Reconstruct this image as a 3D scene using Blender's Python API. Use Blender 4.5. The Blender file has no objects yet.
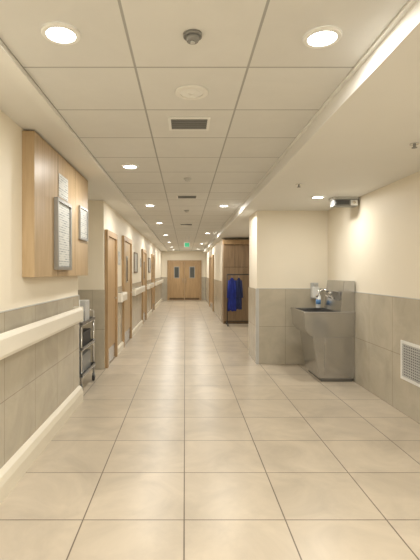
import bpy, bmesh, math, random
from mathutils import Vector, Matrix
random.seed(3)
scene=bpy.context.scene
scene.view_settings.view_transform='Standard'

# ------------------------------------------------------------ materials
def nmat(name):
    m=bpy.data.materials.new(name); m.use_nodes=True
    nt=m.node_tree; b=nt.nodes['Principled BSDF']
    return m,nt,b
def plain(name,col,rough=.5,metal=0,noise=.04,scale=6,emit=None,es=0,bump=0):
    m,nt,b=nmat(name)
    tc=nt.nodes.new('ShaderNodeTexCoord'); n=nt.nodes.new('ShaderNodeTexNoise')
    n.inputs['Scale'].default_value=scale; n.inputs['Detail'].default_value=4
    nt.links.new(tc.outputs['Object'],n.inputs['Vector'])
    r=nt.nodes.new('ShaderNodeValToRGB')
    r.color_ramp.elements[0].position=.3; r.color_ramp.elements[1].position=.7
    r.color_ramp.elements[0].color=(*[max(0,c*(1-noise)) for c in col],1)
    r.color_ramp.elements[1].color=(*[min(1,c*(1+noise)) for c in col],1)
    nt.links.new(n.outputs['Fac'],r.inputs['Fac']); nt.links.new(r.outputs['Color'],b.inputs['Base Color'])
    b.inputs['Roughness'].default_value=rough; b.inputs['Metallic'].default_value=metal
    if emit:
        b.inputs['Emission Color'].default_value=(*emit,1); b.inputs['Emission Strength'].default_value=es
    if bump:
        bp=nt.nodes.new('ShaderNodeBump'); bp.inputs['Strength'].default_value=bump; bp.inputs['Distance'].default_value=.01
        nt.links.new(n.outputs['Fac'],bp.inputs['Height']); nt.links.new(bp.outputs['Normal'],b.inputs['Normal'])
    return m
def tiles(name,c1,c2,grout,axes,off,w,h,mortar,rough,marble=.12,mscale=2.2):
    m,nt,b=nmat(name)
    tc=nt.nodes.new('ShaderNodeTexCoord'); sp=nt.nodes.new('ShaderNodeSeparateXYZ'); cb=nt.nodes.new('ShaderNodeCombineXYZ')
    nt.links.new(tc.outputs['Object'],sp.inputs[0])
    for i,a in enumerate(axes):
        ad=nt.nodes.new('ShaderNodeMath'); ad.operation='ADD'; ad.inputs[1].default_value=off[i]
        nt.links.new(sp.outputs[a],ad.inputs[0]); nt.links.new(ad.outputs[0],cb.inputs[i])
    br=nt.nodes.new('ShaderNodeTexBrick'); br.offset=0; br.squash=1
    br.inputs['Scale'].default_value=1; br.inputs['Brick Width'].default_value=w; br.inputs['Row Height'].default_value=h
    br.inputs['Mortar Size'].default_value=mortar; br.inputs['Mortar Smooth'].default_value=.2; br.inputs['Bias'].default_value=0
    br.inputs['Color1'].default_value=(*c1,1); br.inputs['Color2'].default_value=(*c2,1); br.inputs['Mortar'].default_value=(*grout,1)
    nt.links.new(cb.outputs[0],br.inputs['Vector'])
    n=nt.nodes.new('ShaderNodeTexNoise'); n.inputs['Scale'].default_value=mscale; n.inputs['Detail'].default_value=8
    n.inputs['Roughness'].default_value=.62; n.inputs['Distortion'].default_value=.8
    nt.links.new(tc.outputs['Object'],n.inputs['Vector'])
    mr=nt.nodes.new('ShaderNodeMapRange'); mr.inputs['From Min'].default_value=.3; mr.inputs['From Max'].default_value=.7
    mr.inputs['To Min'].default_value=1-marble; mr.inputs['To Max'].default_value=1+marble*.6
    nt.links.new(n.outputs['Fac'],mr.inputs['Value'])
    mx=nt.nodes.new('ShaderNodeVectorMath'); mx.operation='MULTIPLY'
    nt.links.new(br.outputs['Color'],mx.inputs[0]); nt.links.new(mr.outputs[0],mx.inputs[1])
    nt.links.new(mx.outputs[0],b.inputs['Base Color'])
    b.inputs['Roughness'].default_value=rough
    bp=nt.nodes.new('ShaderNodeBump'); bp.invert=True; bp.inputs['Strength'].default_value=.4; bp.inputs['Distance'].default_value=.003
    nt.links.new(br.outputs['Fac'],bp.inputs['Height']); nt.links.new(bp.outputs['Normal'],b.inputs['Normal'])
    return m
def wood(name,c1,c2,rough=.4,axis=2):
    m,nt,b=nmat(name)
    tc=nt.nodes.new('ShaderNodeTexCoord'); mp=nt.nodes.new('ShaderNodeMapping')
    s=[14,14,14]; s[axis]=1.2; mp.inputs['Scale'].default_value=s
    n=nt.nodes.new('ShaderNodeTexNoise'); n.inputs['Scale'].default_value=1.6; n.inputs['Detail'].default_value=6; n.inputs['Distortion'].default_value=.5
    r=nt.nodes.new('ShaderNodeValToRGB'); r.color_ramp.elements[0].position=.35; r.color_ramp.elements[1].position=.68
    r.color_ramp.elements[0].color=(*c1,1); r.color_ramp.elements[1].color=(*c2,1)
    nt.links.new(tc.outputs['Object'],mp.inputs[0]); nt.links.new(mp.outputs[0],n.inputs['Vector'])
    nt.links.new(n.outputs['Fac'],r.inputs['Fac']); nt.links.new(r.outputs['Color'],b.inputs['Base Color'])
    b.inputs['Roughness'].default_value=rough
    return m
def textpaper(name,base,ink):
    m,nt,b=nmat(name)
    tc=nt.nodes.new('ShaderNodeTexCoord'); 
    br=nt.nodes.new('ShaderNodeTexBrick'); br.inputs['Scale'].default_value=1
    sp=nt.nodes.new('ShaderNodeSeparateXYZ'); cb=nt.nodes.new('ShaderNodeCombineXYZ')
    nt.links.new(tc.outputs['Object'],sp.inputs[0]); nt.links.new(sp.outputs['Y'],cb.inputs[0]); nt.links.new(sp.outputs['Z'],cb.inputs[1])
    br.inputs['Brick Width'].default_value=.09; br.inputs['Row Height'].default_value=.022; br.inputs['Mortar Size'].default_value=.007
    br.inputs['Color1'].default_value=(*ink,1); br.inputs['Color2'].default_value=(*base,1); br.inputs['Mortar'].default_value=(*base,1)
    nt.links.new(cb.outputs[0],br.inputs['Vector']); nt.links.new(br.outputs['Color'],b.inputs['Base Color'])
    b.inputs['Roughness'].default_value=.4
    return m

M={}
M['wall']=plain('cream_paint',(.86,.795,.665),.55,noise=.012,scale=2)
M['ceilp']=plain('white_ceiling_paint',(.80,.79,.75),.6,noise=.01,scale=2)
M['white']=plain('white_enamel',(.82,.82,.79),.4,noise=.01)
M['floor']=tiles('beige_floor_tile',(.55,.475,.37),(.61,.53,.42),(.19,.15,.11),('X','Y'),(6.005,10.05),.6,.6,.0045,.31,.17,2.2)
M['ceil']=tiles('ceiling_tile_grid',(.70,.695,.665),(.745,.74,.71),(.40,.395,.375),('X','Y'),(6.265,9.11),.6,.6,.007,.7,.03,3)
M['wainY']=tiles('marble_tile_side',(.49,.445,.355),(.53,.48,.385),(.31,.275,.215),('Y','Z'),(6.1,6),.6,.6,.003,.25,.14,2.6)
M['wainX']=tiles('marble_tile_facing',(.49,.445,.355),(.53,.48,.385),(.31,.275,.215),('X','Z'),(6.2,6),.6,.6,.003,.25,.14,2.6)
M['rail']=plain('cream_vinyl',(.83,.785,.685),.35,noise=.01)
M['base']=plain('cream_skirting',(.79,.735,.61),.35,noise=.02)
M['oak']=wood('light_oak',(.45,.32,.18),(.54,.40,.24))
M['oak2']=wood('door_oak',(.39,.255,.13),(.49,.33,.175))
M['oakm']=wood('wardrobe_walnut',(.24,.16,.09),(.33,.225,.13))
M['oakd']=wood('dark_oak',(.11,.065,.03),(.16,.10,.045))
M['frame']=plain('aluminium_frame',(.38,.38,.37),.35,.7)
M['steel']=plain('brushed_steel',(.50,.50,.50),.22,1,noise=.05,scale=4)
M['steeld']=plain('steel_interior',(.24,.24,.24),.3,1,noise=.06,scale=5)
M['chrome']=plain('chrome',(.75,.75,.75),.12,1,noise=.01)
M['black']=plain('black_rubber',(.03,.03,.03),.6)
M['dark']=plain('dark_slot',(.08,.08,.08),.6)
M['grey']=plain('grey_plastic',(.25,.25,.24),.5)
M['lgrey']=plain('light_grey_plastic',(.55,.55,.53),.45)
M['paper']=textpaper('printed_notice',(.66,.67,.64),(.22,.25,.28))
M['glass']=plain('dark_vision_glass',(.07,.08,.08),.08)
M['blue']=plain('blue_fabric',(.012,.028,.26),.8,noise=.25,scale=9,bump=.4)
M['navy']=plain('navy_fabric',(.015,.025,.10),.8,noise=.25,scale=9,bump=.4)
M['bottle']=plain('translucent_bottle',(.85,.85,.82),.25)
M['blueplas']=plain('blue_label',(.1,.25,.5),.4)
M['green']=plain('green_sign',(.05,.40,.2),.4,emit=(.1,.8,.35),es=.1)
M['lamp']=plain('lamp_diffuser',(1,1,1),.4,emit=(1,.99,.96),es=12)

# ------------------------------------------------------------ builder
class B:
    def __init__(s,name): s.name=name; s.bm=bmesh.new(); s.mats=[]
    def mi(s,k):
        if M[k] not in s.mats: s.mats.append(M[k])
        return s.mats.index(M[k])
    def _merge(s,t,k,smooth=False):
        i=s.mi(k)
        for f in t.faces: f.material_index=i; f.smooth=smooth
        me=bpy.data.meshes.new('t'); t.to_mesh(me); t.free(); s.bm.from_mesh(me); bpy.data.meshes.remove(me)
    def box(s,lo,hi,k,bev=0,rot=None):
        t=bmesh.new(); bmesh.ops.create_cube(t,size=1)
        c=[(a+b)/2 for a,b in zip(lo,hi)]; d=[abs(b-a) for a,b in zip(lo,hi)]
        for v in t.verts: v.co=Vector([v.co[j]*d[j] for j in range(3)])
        if bev: bmesh.ops.bevel(t,geom=t.edges[:],offset=bev,segments=3,affect='EDGES',profile=.5)
        if rot: bmesh.ops.rotate(t,verts=t.verts,matrix=rot)
        bmesh.ops.translate(t,verts=t.verts,vec=c)
        s._merge(t,k); return s
    def cyl(s,p0,p1,r,k,seg=20,r2=None):
        p0=Vector(p0);p1=Vector(p1); d=p1-p0
        t=bmesh.new(); bmesh.ops.create_cone(t,cap_ends=True,segments=seg,radius1=r,radius2=r if r2 is None else r2,depth=d.length)
        q=Vector((0,0,1)).rotation_difference(d)
        bmesh.ops.rotate(t,verts=t.verts,matrix=q.to_matrix()); bmesh.ops.translate(t,verts=t.verts,vec=(p0+p1)/2)
        i=s.mi(k)
        for f in t.faces: f.smooth=len(f.verts)==4
        for f in t.faces: f.material_index=i
        me=bpy.data.meshes.new('t'); t.to_mesh(me); t.free(); s.bm.from_mesh(me); bpy.data.meshes.remove(me); return s
    def sph(s,c,r,k,sc=(1,1,1)):
        t=bmesh.new(); bmesh.ops.create_uvsphere(t,u_segments=20,v_segments=12,radius=r)
        for v in t.verts: v.co=Vector([v.co[j]*sc[j]+c[j] for j in range(3)])
        s._merge(t,k,True); return s
    def tube(s,pts,r,k):
        for a,b in zip(pts,pts[1:]): s.cyl(a,b,r,k,12)
        for p in pts[1:-1]: s.sph(p,r,k)
        return s
    def ring(s,c,r0,r1,h,k,seg=32):   # ring on ceiling, c top centre, hanging h
        t=bmesh.new(); L=[]
        for (r,z) in ((r0,0),(r0,-h),(r1-.004,-h),(r1,-h*.5),(r1,0)):
            L.append([t.verts.new((c[0]+r*math.cos(2*math.pi*i/seg),c[1]+r*math.sin(2*math.pi*i/seg),c[2]+z)) for i in range(seg)])
        for a,b in zip(L,L[1:]):
            for i in range(seg): t.faces.new((a[i],a[(i+1)%seg],b[(i+1)%seg],b[i]))
        bmesh.ops.recalc_face_normals(t,faces=t.faces)
        s._merge(t,k,False); return s
    def prism(s,prof,ax,a0,a1,k,bev=0):
        """prof: 2D points in remaining axes order, extruded along ax from a0 to a1"""
        t=bmesh.new(); 
        def mk(p,a):
            if ax==0: return (a,p[0],p[1])
            if ax==1: return (p[0],a,p[1])
            return (p[0],p[1],a)
        A=[t.verts.new(mk(p,a0)) for p in prof]; C=[t.verts.new(mk(p,a1)) for p in prof]
        t.faces.new(A); t.faces.new(C[::-1]); n=len(prof)
        for i in range(n): t.faces.new((A[i],C[i],C[(i+1)%n],A[(i+1)%n]))
        bmesh.ops.recalc_face_normals(t,faces=t.faces)
        if bev: bmesh.ops.bevel(t,geom=t.edges[:],offset=bev,segments=2,affect='EDGES')
        s._merge(t,k); return s
    def done(s,recentre=True,parent=None):
        me=bpy.data.meshes.new(s.name)
        if recentre:
            lo=Vector([min(v.co[j] for v in s.bm.verts) for j in range(3)]); hi=Vector([max(v.co[j] for v in s.bm.verts) for j in range(3)])
            c=Vector(((lo.x+hi.x)/2,(lo.y+hi.y)/2,lo.z)); bmesh.ops.translate(s.bm,verts=s.bm.verts,vec=-c)
        else: c=Vector((0,0,0))
        s.bm.to_mesh(me); s.bm.free()
        for m in s.mats: me.materials.append(m)
        o=bpy.data.objects.new(s.name,me); o.location=c; scene.collection.objects.link(o)
        if parent: o.parent=parent; o.location=c-parent.location
        return o

# ------------------------------------------------------------ dimensions
XL,XR=-1.23,2.28; YB,YE=-2.5,22.5
ZC=2.56; ZS=2.45; ZL=2.552; TL,TR=-.865,.92
XC=1.15          # corridor right wall beyond the recess
YF,YF2=6.87,7.7  # facing wall block
YW=12.6; REC0,REC1,XREC=4.94,6.5,-1.75
WH=1.2

def shell(name,lo,hi,k): return B(name).box(lo,hi,k).done(False)
shell('floor',(-1.9,YB-.15,-.1),(2.45,YE+.2,0),'floor')
# ceiling
shell('ceiling',(-1.9,YB-.15,ZC),(2.45,YE+.2,ZC+.1),'ceil')
shell('ceiling_soffit_left',(-1.9,YB,ZL),(TL-.02,YE,ZC),'ceilp')
shell('ceiling_soffit_right',(TR,YB,ZS),(2.42,YE,ZC),'ceilp')
B('trim_1').box((TL-.07,YB,ZC-.03),(TL,YE,ZC-.001),'ceilp').box((TR-.022,YB,ZC-.012),(TR,YE,ZC-.001),'white').done(False)
# walls
w=B('wall_left'); 
w.box((XL-.12,YB,0),(XL,REC0,ZL),'wall'); w.box((XREC-.12,REC0-.12,0),(XREC,REC1+.12,ZL),'wall')
w.box((XREC,REC0-.12,0),(XL-.12,REC0,ZL),'wall'); w.box((XREC,REC1,0),(XL-.12,REC1+.12,ZL),'wall')
w.box((XL-.12,REC1,0),(XL,YE,ZL),'wall'); w.done(False)
shell('wall_right',(XR,YB,0),(XR+.14,YW+.2,ZS),'wall')
shell('wall_partition',(XC,YF,0),(XR,YF2,ZS),'wall')
shell('wall_corridor_right',(1.08,YW,0),(XR,YE,ZS),'wall')
shell('wall_end',(-1.9,YE,0),(2.45,YE+.15,ZC),'wall')
shell('wall_back',(-1.9,YB-.15,0),(2.45,YB,ZC),'wall')
# wainscot tiles
t=.012
B('trim_2').box((XL,YB,0),(XL+t,REC0,WH),'wainY').done(False)
B('trim_3').box((XREC,REC1-t,0),(XL+.012,REC1,WH),'wainX').box((XREC,REC0,0),(XREC+t,REC1-t,WH),'wainY').done(False)
B('trim_4').box((XR-t,YB,0),(XR,YF,WH),'wainY').done(False)
B('trim_5').box((XC-t,YF-t,0),(XR-t,YF,WH),'wainX').box((XC-t,YF,0),(XC,YF2,WH),'wainY').box((XC-t,YF2,0),(XR,YF2+t,WH),'wainX').done(False)
segsL=[(REC1,6.55),(7.55,8.35),(9.6,12.1),(13.3,15.6),(16.8,YE)]
b=B('trim_6')
for a,c in segsL: b.box((XL,a,0),(XL+t,c,WH),'wainY')
b.done(False)
B('trim_7').box((1.08-t,YW,0),(1.08,16,WH),'wainY').box((1.08-t,18.4,0),(1.08,YE,WH),'wainY').done(False)
B('trim_8').box((XL+t,YE-t,0),(-.93,YE,WH),'wainX').box((.87,YE-t,0),(1.06,YE,WH),'wainX').done(False)
# wainscot cap (thin metal strip)
B('trim_9').box((XL,YB,WH),(XL+.015,REC0,WH+.008),'lgrey').box((XR-.015,YB,WH),(XR,YF,WH+.008),'lgrey').box((XC-.015,YF-.015,WH),(XR-.015,YF,WH+.008),'lgrey').done(False)
# steel corner guard
B('trim_10').box((XC-.016,YF-.016,.0),(XC+.03,YF-.012,WH),'lgrey').box((XC-.016,YF-.012,0),(XC-.012,YF+.03,WH),'lgrey').done(False)
B('trim_11').box((XL-.03,REC0,0),(XL+.016,REC0+.004,WH),'lgrey').done(False)
# skirting: coved cream skirting on left wall
b=B('baseboard_left'); x=XL+t
pr=[(x,0),(x+.05,0),(x+.05,.10),(x+.035,.145),(x+.012,.165),(x,.17)]
b.prism(pr,1,YB,REC0,'base')
for a,c in segsL[1:]: b.prism([(x,0),(x+.03,0),(x+.03,.1),(x,.13)],1,a,c,'base')
b.done(False)

# ------------------------------------------------------------ handrails
def handrail(y0,y1,z0=.93,z1=1.09,xw=XL+t):
    b=B('wall_handrail'); xo=xw+.06
    pr=[(xo,z0+.012),(xo+.012,z0),(xo+.036,z0+.004),(xo+.05,z0+.03),(xo+.052,z1-.03),(xo+.04,z1-.006),(xo+.02,z1),(xo,z1-.012)]
    b.prism(pr,1,y0+.06,y1-.06,'rail')
    # return end caps curving to wall
    for ye,sg in ((y0,1),(y1,-1)):
        q=[(xw,ye),(xw+.09,ye),(xw+.108,ye+sg*.02),(xw+.112,ye+sg*.06),(xw+.06,ye+sg*.06),(xw,ye+sg*.045)]
        b.prism(q,2,z0,z1,'rail',.004)
    y=y0+.5
    while y<y1-.2:
        b.box((xw,y-.03,z0+.03),(xo+.01,y+.03,z1-.03),'rail'); y+=.9
    return b.done()
handrail(YB+.05,4.72)
handrail(7.62,8.3); handrail(9.7,12.05); handrail(13.35,15.5); handrail(16.9,22.2)

# ------------------------------------------------------------ oak display panel on the left wall
pb=B('oak_wall_panel'); x0,x1=XL+.001,-1.135; py0,py1=3.24,5.03; pz0,pz1=1.43,2.535
pb.box((x0,py0,pz0),(x1,REC0-.002,pz1),'oak',.003)
pb.box((XL+.001,REC0-.01,pz0),(x1,py1,pz1),'oak',.002)
for yy in (3.24+.6,3.24+1.2): pb.box((x1-.002,yy-.003,pz0+.01),(x1+.0008,yy+.003,pz1-.01),'oakd')
pb.done()
def framed(name,xf,ya,yb_,za,zb,fw=.025,fm='frame',inner='paper',th=.02):
    b=B(name)
    b.box((xf,ya,za),(xf+th,yb_,za+fw),fm).box((xf,ya,zb-fw),(xf+th,yb_,zb),fm)
    b.box((xf,ya,za+fw),(xf+th,ya+fw,zb-fw),fm).box((xf,yb_-fw,za+fw),(xf+th,yb_,zb-fw),fm)
    b.box((xf,ya+fw,za+fw),(xf+th*.5,yb_-fw,zb-fw),inner)
    return b.done()
framed('notice_display_case',x1+.002,3.72,4.18,1.49,2.12,.03,th=.035)
framed('framed_notice',x1+.002,4.58,4.95,1.82,2.18,.02,'frame')
B('paper_notice').box((x1+.001,3.86,2.15),(x1+.004,4.16,2.36),'paper').done()

# ------------------------------------------------------------ doors on left wall
def sidedoor(i,y0,y1,xw,sg,h=2.12,leaf='oak2',window=False):
    """sg=+1: faces +X (left wall); frame proud of wall"""
    b=B('door_%d'%i); f=.09
    def bx(xa,xb,ya,yb_,za,zb,k): b.box((min(xw+sg*xa,xw+sg*xb),ya,za),(max(xw+sg*xa,xw+sg*xb),yb_,zb),k)
    bx(.001,.05,y0,y0+f,0,h,'oak2'); bx(.001,.05,y1-f,y1,0,h,'oak2'); bx(.001,.05,y0+f,y1-f,h-f,h,'oak2')
    bx(.001,.02,y0+f+.004,y1-f-.004,.008,h-f-.004,leaf)
    bx(.02,.022,y0+f+.02,y1-f-.02,.02,.25,'steel')
    if window:
        ym=(y0+y1)/2
        bx(.02,.026,ym-.12,ym+.12,1.25,1.8,'frame'); bx(.026,.028,ym-.09,ym+.09,1.28,1.77,'glass')
    bx(.02,.06,y1-f-.12,y1-f-.10,1.02,1.04,'chrome'); bx(.05,.062,y1-f-.22,y1-f-.10,1.02,1.04,'chrome')
    return b.done()
sidedoor(1,6.57,7.55,XL,1)
sidedoor(2,8.35,9.6,XL,1,2.18,'oak',True)
sidedoor(3,12.1,13.3,XL,1,2.12,'oak2',True)
sidedoor(4,15.6,16.8,XL,1,2.12,'oak2',True)
sidedoor(5,16.0,18.4,1.08,-1,2.12,'oak2')
# end double door
b=B('door_6'); ye=YE-.001
b.box((-.92,ye-.06,0),(-.84,ye,2.08),'oak2').box((.78,ye-.06,0),(.86,ye,2.08),'oak2').box((-.84,ye-.06,2.0),(.78,ye,2.08),'oak2')
for xa,xb,s in ((-.835,-.035,1),(-.025,.775,-1)):
    b.box((xa,ye-.03,.01),(xb,ye,1.995),'oak2')
    xm=(xa+xb)/2
    b.box((xm-.14,ye-.04,1.15),(xm+.14,ye-.03,1.75),'frame').box((xm-.11,ye-.043,1.18),(xm+.11,ye-.04,1.72),'glass')
    b.box((xa+.02,ye-.034,.03),(xb-.02,ye-.03,.12),'oakd')
    xh=xb-.07 if s>0 else xa+.07
    b.cyl((xh,ye-.07,.9),(xh,ye-.07,1.15),.012,'chrome').cyl((xh,ye-.07,.92),(xh,ye-.03,.92),.008,'chrome').cyl((xh,ye-.07,1.13),(xh,ye-.03,1.13),.008,'chrome')
b.done()
for y in (8.0,11.9,15.3):
    B('door_sign').box((XL+.001,y-.1,1.6),(XL+.012,y+.1,1.85),'lgrey',.003).box((XL+.012,y-.08,1.62),(XL+.014,y+.08,1.83),'paper').done()
for y in (10.3,14.4):
    framed('wall_picture',XL+.001,y,y+.7,1.45,1.95,.03,'oakd')

# ------------------------------------------------------------ built-in wardrobe with panel doors
b=B('wooden_wardrobe'); yf=YW-.002
X0,X1=1.085,2.26; zt=2.26; yd=yf-.42
b.box((X0,yd,0),(X0+.03,yf,zt),'oakm').box((X1-.03,yd,0),(X1,yf,zt),'oakm')
b.box((X0+.03,yf-.02,.08),(X1-.03,yf,zt),'oakd').box((X0+.03,yd+.04,0),(X1-.03,yf,.08),'oakd')
b.box((X0-.01,yd-.03,zt),(X1,yf,zt+.12),'oak2')
nd=4; wd_=(X1-X0-.06)/nd
for i in range(nd):
    xa=X0+.03+i*wd_
    b.box((xa+.003,yd,.085),(xa+wd_-.003,yd+.02,1.60),'oakm',.002)
    b.box((xa+.003,yd,1.615),(xa+wd_-.003,yd+.02,zt-.005),'oakm',.002)
    xh=xa+wd_-.035 if i%2==0 else xa+.035
    b.tube([(xh,yd,.95),(xh,yd-.025,.95),(xh,yd-.025,1.07),(xh,yd,1.07)],.006,'chrome')
b.box((X0+.03,yd+.02,1.60),(X1-.03,yf-.02,1.615),'oakd')
ward=b.done()
# free-standing garment rail with gowns
yr=11.82; ra,rb=1.16,1.86; zr_=1.40
b=B('garment_rack')
for x in (ra,rb):
    b.cyl((x,yr,.07),(x,yr,zr_),.013,'black')
    b.tube([(x,yr-.22,.07),(x,yr+.22,.07)],.013,'black')
    for y in (yr-.2,yr+.2): b.cyl((x-.012,y,.029),(x+.012,y,.029),.028,'black').cyl((x,y,.045),(x,y,.07),.008,'chrome')
b.tube([(ra,yr,zr_),(rb,yr,zr_)],.014,'black').tube([(ra,yr,.12),(rb,yr,.12)],.010,'black')
rack=b.done()
def gown(xc,y,ztop,L,W,k):
    b=B('hanging_gown'); t=bmesh.new(); seg=40; rows=14; R=[]
    for j in range(rows+1):
        u=j/rows; z=ztop-L*u
        ww=W*(.35+.65*min(1,u*6))*(1+.18*u)/2; dd=.055*(.6+.6*min(1,u*5))
        ring=[]
        for i in range(seg):
            a=2*math.pi*i/seg; fold=1+.22*u*math.sin(7*a+xc*9)+.07*math.sin(3*a+u*4)
            ring.append(t.verts.new((xc+ww*math.cos(a)*fold,y+dd*math.sin(a)*fold,z+.02*math.sin(5*a)*(u>.95))))
        R.append(ring)
    for p,q in zip(R,R[1:]):
        for i in range(seg): t.faces.new((p[i],p[(i+1)%seg],q[(i+1)%seg],q[i]))
    t.faces.new(R[0]); t.faces.new(R[-1][::-1]); bmesh.ops.recalc_face_normals(t,faces=t.faces)
    b._merge(t,k,True)
    for s in (-1,1):
        b.cyl((xc+s*W*.36,y-.02,ztop-.07),(xc+s*W*.52,y-.035,ztop-.55),.04,k,14,.05)
    b.tube([(xc,y,ztop-.01),(xc,y,ztop+.05),(xc+.014,y,ztop+.075)],.005,'chrome')
    b.tube([(xc-W*.4,y,ztop-.06),(xc,y,ztop),(xc+W*.4,y,ztop-.06)],.008,'oakd')
    return b.done(parent=rack)
gown(1.29,yr,1.31,.90,.18,'blue')
gown(1.48,yr,1.31,.86,.13,'navy')

# ------------------------------------------------------------ stainless scrub sink
s=B('stainless_scrub_sink'); a,c=5.72,6.42; xw=XR-t-.002
zr=.93
s.prism([(1.69,.70),(1.79,.05),(xw,.05),(xw,.70)],1,a+.02,c-.02,'steel',.004)
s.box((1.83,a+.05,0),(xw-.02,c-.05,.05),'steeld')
s.box((1.86,a+.012,.10),(2.2,a+.02,.60),'steel',.003)      # service panel
# trough shell with sloping apron
s.prism([(1.585,zr),(1.61,zr),(1.64,.72),(1.70,.66),(1.67,.62),(1.60,.70)],1,a+.022,c-.022,'steel')
for ya,yb2 in ((a,a+.022),(c-.022,c)):
    s.prism([(1.585,zr),(1.60,.70),(1.67,.62),(xw,.62),(xw,zr)],1,ya,yb2,'steel')
s.box((2.12,a+.02,.66),(xw,c-.02,zr),'steel',.004)
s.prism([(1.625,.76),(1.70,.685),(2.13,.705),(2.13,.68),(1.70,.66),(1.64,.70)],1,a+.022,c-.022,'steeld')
s.cyl((1.86,(a+c)/2,.69),(1.86,(a+c)/2,.702),.045,'chrome')
# rim lip
s.box((1.575,a-.014,zr-.014),(1.615,c+.014,zr+.01),'steel',.005)
s.box((1.60,a-.014,zr-.013),(xw,a+.024,zr+.009),'steel',.005); s.box((1.60,c-.03,zr-.013),(xw,c+.07,zr+.009),'steel',.005)
# backsplash tower
s.prism([(2.07,zr),(2.12,1.35),(xw,1.35),(xw,zr)],1,a+.01,c-.01,'steel',.005)
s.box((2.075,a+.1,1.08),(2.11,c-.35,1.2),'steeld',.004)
yt=(a+c)/2+.05
pts=[(2.10,yt,1.12),(2.04,yt,1.19),(1.97,yt,1.22),(1.90,yt,1.19),(1.87,yt,1.10)]
s.tube(pts,.015,'chrome').cyl((2.12,yt,1.12),(2.075,yt,1.12),.03,'chrome')
s.cyl((1.87,yt,1.10),(1.867,yt,1.08),.019,'chrome')
s.tube([(2.10,yt-.16,1.10),(2.02,yt-.16,1.11),(1.94,yt-.16,1.15)],.010,'chrome')
s.done()
# pump soap bottle standing on the sink's rear ledge
b=B('soap_bottle'); bx0,by0,z0=2.0,6.45,zr+.0095
b.cyl((bx0,by0,z0),(bx0,by0,z0+.17),.036,'bottle',28).cyl((bx0,by0,z0+.17),(bx0,by0,z0+.205),.036,'bottle',28,.015)
b.cyl((bx0,by0,z0+.205),(bx0,by0,z0+.225),.017,'white').cyl((bx0,by0,z0+.225),(bx0,by0,z0+.265),.006,'white').box((bx0-.055,by0-.01,z0+.262),(bx0+.014,by0+.01,z0+.275),'white',.003)
b.cyl((bx0,by0,z0+.05),(bx0,by0,z0+.12),.0365,'blueplas',28)
b.done()
b=B('soap_dispenser')
wz=YF-t-.001
b.box((2.0,wz-.02,1.04),(2.12,wz,1.30),'lgrey',.004).box((2.005,wz-.10,1.06),(2.115,wz-.02,1.24),'bottle',.015)
b.cyl((2.06,wz-.06,1.24),(2.06,wz-.06,1.28),.018,'lgrey').box((2.045,wz-.16,1.27),(2.075,wz-.02,1.288),'lgrey',.004)
b.done()

# ------------------------------------------------------------ vent grilles
b=B('wall_vent_grille'); xg=XR-t-.001; y0,y1,z0,z1=3.88,4.50,.36,.76
b.box((xg-.012,y0,z0),(xg,y1,z0+.03),'white').box((xg-.012,y0,z1-.03),(xg,y1,z1),'white').box((xg-.012,y0,z0+.03),(xg,y0+.03,z1-.03),'white').box((xg-.012,y1-.03,z0+.03),(xg,y1,z1-.03),'white')
b.box((xg-.002,y0+.03,z0+.03),(xg,y1-.03,z1-.03),'dark')
n=13
for i in range(n):
    z=z0+.04+(z1-z0-.08)*i/(n-1); b.box((xg-.010,y0+.03,z-.005),(xg-.003,y1-.03,z+.005),'lgrey')
for i in range(16):
    y=y0+.05+(y1-y0-.1)*i/15; b.box((xg-.008,y-.004,z0+.03),(xg-.002,y+.004,z1-.03),'lgrey')
b.done()
def cgrille(xc,yc,w,d):
    b=B('ceiling_vent_grille'); z=ZC-.001
    b.box((xc-w/2,yc-d/2,z-.01),(xc+w/2,yc-d/2+.02,z),'white').box((xc-w/2,yc+d/2-.02,z-.01),(xc+w/2,yc+d/2,z),'white')
    b.box((xc-w/2,yc-d/2+.02,z-.01),(xc-w/2+.02,yc+d/2-.02,z),'white').box((xc+w/2-.02,yc-d/2+.02,z-.01),(xc+w/2,yc+d/2-.02,z),'white')
    b.box((xc-w/2+.02,yc-d/2+.02,z-.003),(xc+w/2-.02,yc+d/2-.02,z),'dark')
    for i in range(5):
        y=yc-d/2+.045+(d-.09)*i/4; b.box((xc-w/2+.02,y-.005,z-.012),(xc+w/2-.02,y+.005,z-.003),'grey')
    b.done()
cgrille(.03,3.15,.30,.26); cgrille(.03,6.2,.3,.26); cgrille(.03,9.8,.3,.26)
def detector(x,y,z,k='grey',r=.05):
    b=B('smoke_detector'); b.cyl((x,y,z-.014),(x,y,z-.001),r,k,28); b.cyl((x,y,z-.035),(x,y,z-.014),r*.6,k,28,r*.85); b.cyl((x,y,z-.042),(x,y,z-.035),r*.25,'lgrey',16); b.done()
detector(.035,1.97,ZC,'grey',.043)
detector(.03,5.0,ZC,'lgrey',.045); detector(.03,7.6,ZC,'lgrey',.045)
def sprinkler(x,y,z):
    b=B('fire_sprinkler'); b.cyl((x,y,z-.008),(x,y,z-.001),.034,'chrome',24); b.cyl((x,y,z-.03),(x,y,z-.008),.010,'grey',12); b.cyl((x,y,z-.034),(x,y,z-.03),.02,'grey',16); b.done()
sprinkler(1.27,4.8,ZS); sprinkler(1.75,3.28,ZS)
b=B('ceiling_speaker'); x,y=.04,2.6
b.cyl((x,y,ZC-.006),(x,y,ZC-.001),.10,'white',36).ring((x,y,ZC-.006),.07,.10,.006,'ceilp').ring((x,y,ZC-.006),.02,.05,.004,'white'); b.done()
b=B('exit_sign'); b.box((-.02,13.0,2.22),(.14,13.02,2.36),'white',.003).box((-.01,12.995,2.23),(.13,13.0,2.35),'green').cyl((.0,13.01,2.36),(.0,13.01,ZC-.001),.005,'lgrey').cyl((.12,13.01,2.36),(.12,13.01,ZC-.001),.005,'lgrey'); b.done()
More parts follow.
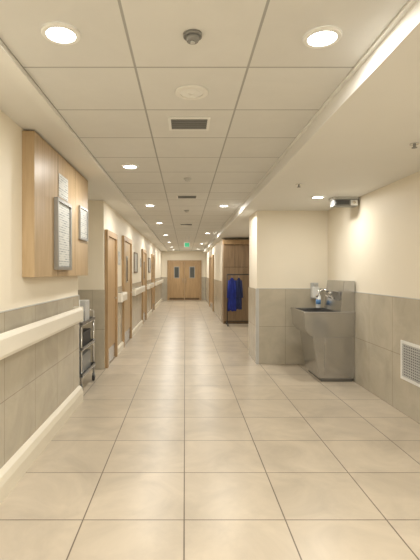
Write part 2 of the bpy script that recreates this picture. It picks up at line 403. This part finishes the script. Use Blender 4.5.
b=B('emergency_light'); b.box((1.93,5.6,ZS-.03),(2.27,5.78,ZS-.001),'lgrey',.006).box((1.94,5.61,ZS-.12),(2.26,5.75,ZS-.03),'grey',.012).box((1.96,5.595,ZS-.10),(2.14,5.61,ZS-.045),'dark',.003).box((2.16,5.595,ZS-.11),(2.25,5.61,ZS-.04),'white',.003).cyl((2.2,5.595,ZS-.075),(2.2,5.585,ZS-.075),.02,'chrome'); b.done()

# ------------------------------------------------------------ steel trolley in recess
b=B('instrument_trolley'); ax,bx2,ay,by2=-1.60,-1.22,5.12,5.85
for X_ in (ax+.02,bx2-.02):
    for Y_ in (ay+.02,by2-.02):
        b.cyl((X_,Y_,.1),(X_,Y_,.95),.013,'chrome')
        b.box((X_-.015,Y_-.02,.055),(X_+.015,Y_+.02,.105),'grey',.004)
        b.cyl((X_-.014,Y_,.0415),(X_+.014,Y_,.0415),.041,'black',24)
for z in (.2,.52,.82):
    b.box((ax,ay,z),(bx2,by2,z+.015),'steel',.003)
    for q in ((ax,ay,bx2,ay+.006),(ax,by2-.006,bx2,by2),(ax,ay,ax+.006,by2),(bx2-.006,ay,bx2,by2)):
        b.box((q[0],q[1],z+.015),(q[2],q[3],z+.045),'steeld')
b.tube([(ax+.02,ay+.02,.95),(ax+.02,ay-.04,.99),(bx2-.02,ay-.04,.99),(bx2-.02,ay+.02,.95)],.012,'chrome')
b.tube([(ax+.02,by2-.02,.95),(bx2-.02,by2-.02,.95)],.012,'chrome')
b.box((ax+.05,ay+.1,.535),(bx2-.04,by2-.1,.72),'black',.01).box((ax+.05,ay+.1,.215),(bx2-.04,by2-.1,.44),'grey',.01)
b.box((ax+.04,ay+.08,.835),(bx2-.05,ay+.35,.98),'grey',.01).box((ax+.06,ay+.42,.835),(bx2-.06,by2-.08,1.1),'lgrey',.01)
b.cyl((bx2-.09,ay+.12,.98),(bx2-.09,ay+.12,1.13),.03,'bottle').cyl((bx2-.09,ay+.12,1.13),(bx2-.09,ay+.12,1.17),.012,'blueplas')
b.done()

# ------------------------------------------------------------ downlights
def downlight(x,y,z,P=24,r=.066):
    b=B('recessed_downlight'); b.ring((x,y,z-.0005),r,r+.022,.012,'white'); b.cyl((x,y,z-.006),(x,y,z-.001),r,'lamp',32)
    b.done()
    l=bpy.data.lights.new('downlight_lamp','AREA'); l.shape='DISK'; l.size=r*2; l.energy=P; l.color=(1,.97,.90)
    o=bpy.data.objects.new('downlight_lamp',l); o.location=(x,y,z-.02); scene.collection.objects.link(o)
P=14.5
for x,y in ((-.565,1.96),(.635,1.99),(-.565,4.42),(-.57,7.0),(.635,7.05),(-.565,9.5)):
    downlight(x,y,ZC,P)
for x,y in ((-.565,12.6),(.63,12.0),(-.565,15.6),(.63,16.5),(-.565,18.6),(.63,20.2),(-.565,21.0)):
    downlight(x,y,ZC,P*1.2)
for x,y in ((-.565,.2),(.635,.2),(-.565,-1.0),(.635,-1.0)): downlight(x,y,ZC,P*1.1)  # unseen lamps above and behind the camera, added as fill light
for x,y in ((1.73,5.6),(1.75,1.6),(1.75,-1.0),(1.9,9.3)):
    downlight(x,y,ZS,P*.85)

wd=bpy.data.worlds.new('World'); scene.world=wd; wd.use_nodes=True
wd.node_tree.nodes['Background'].inputs[0].default_value=(1,.95,.85,1); wd.node_tree.nodes['Background'].inputs[1].default_value=.3

# ------------------------------------------------------------ camera
cam=bpy.data.cameras.new('camera'); co=bpy.data.objects.new('camera',cam); scene.collection.objects.link(co)
co.location=(0,0,1.47); co.rotation_euler=(math.pi/2,0,0)
cam.sensor_fit='VERTICAL'; cam.sensor_height=24; cam.lens=24*430/560
cam.shift_x=(210-185)/560; cam.shift_y=-(280-272)/560
cam.clip_start=.05
scene.camera=co
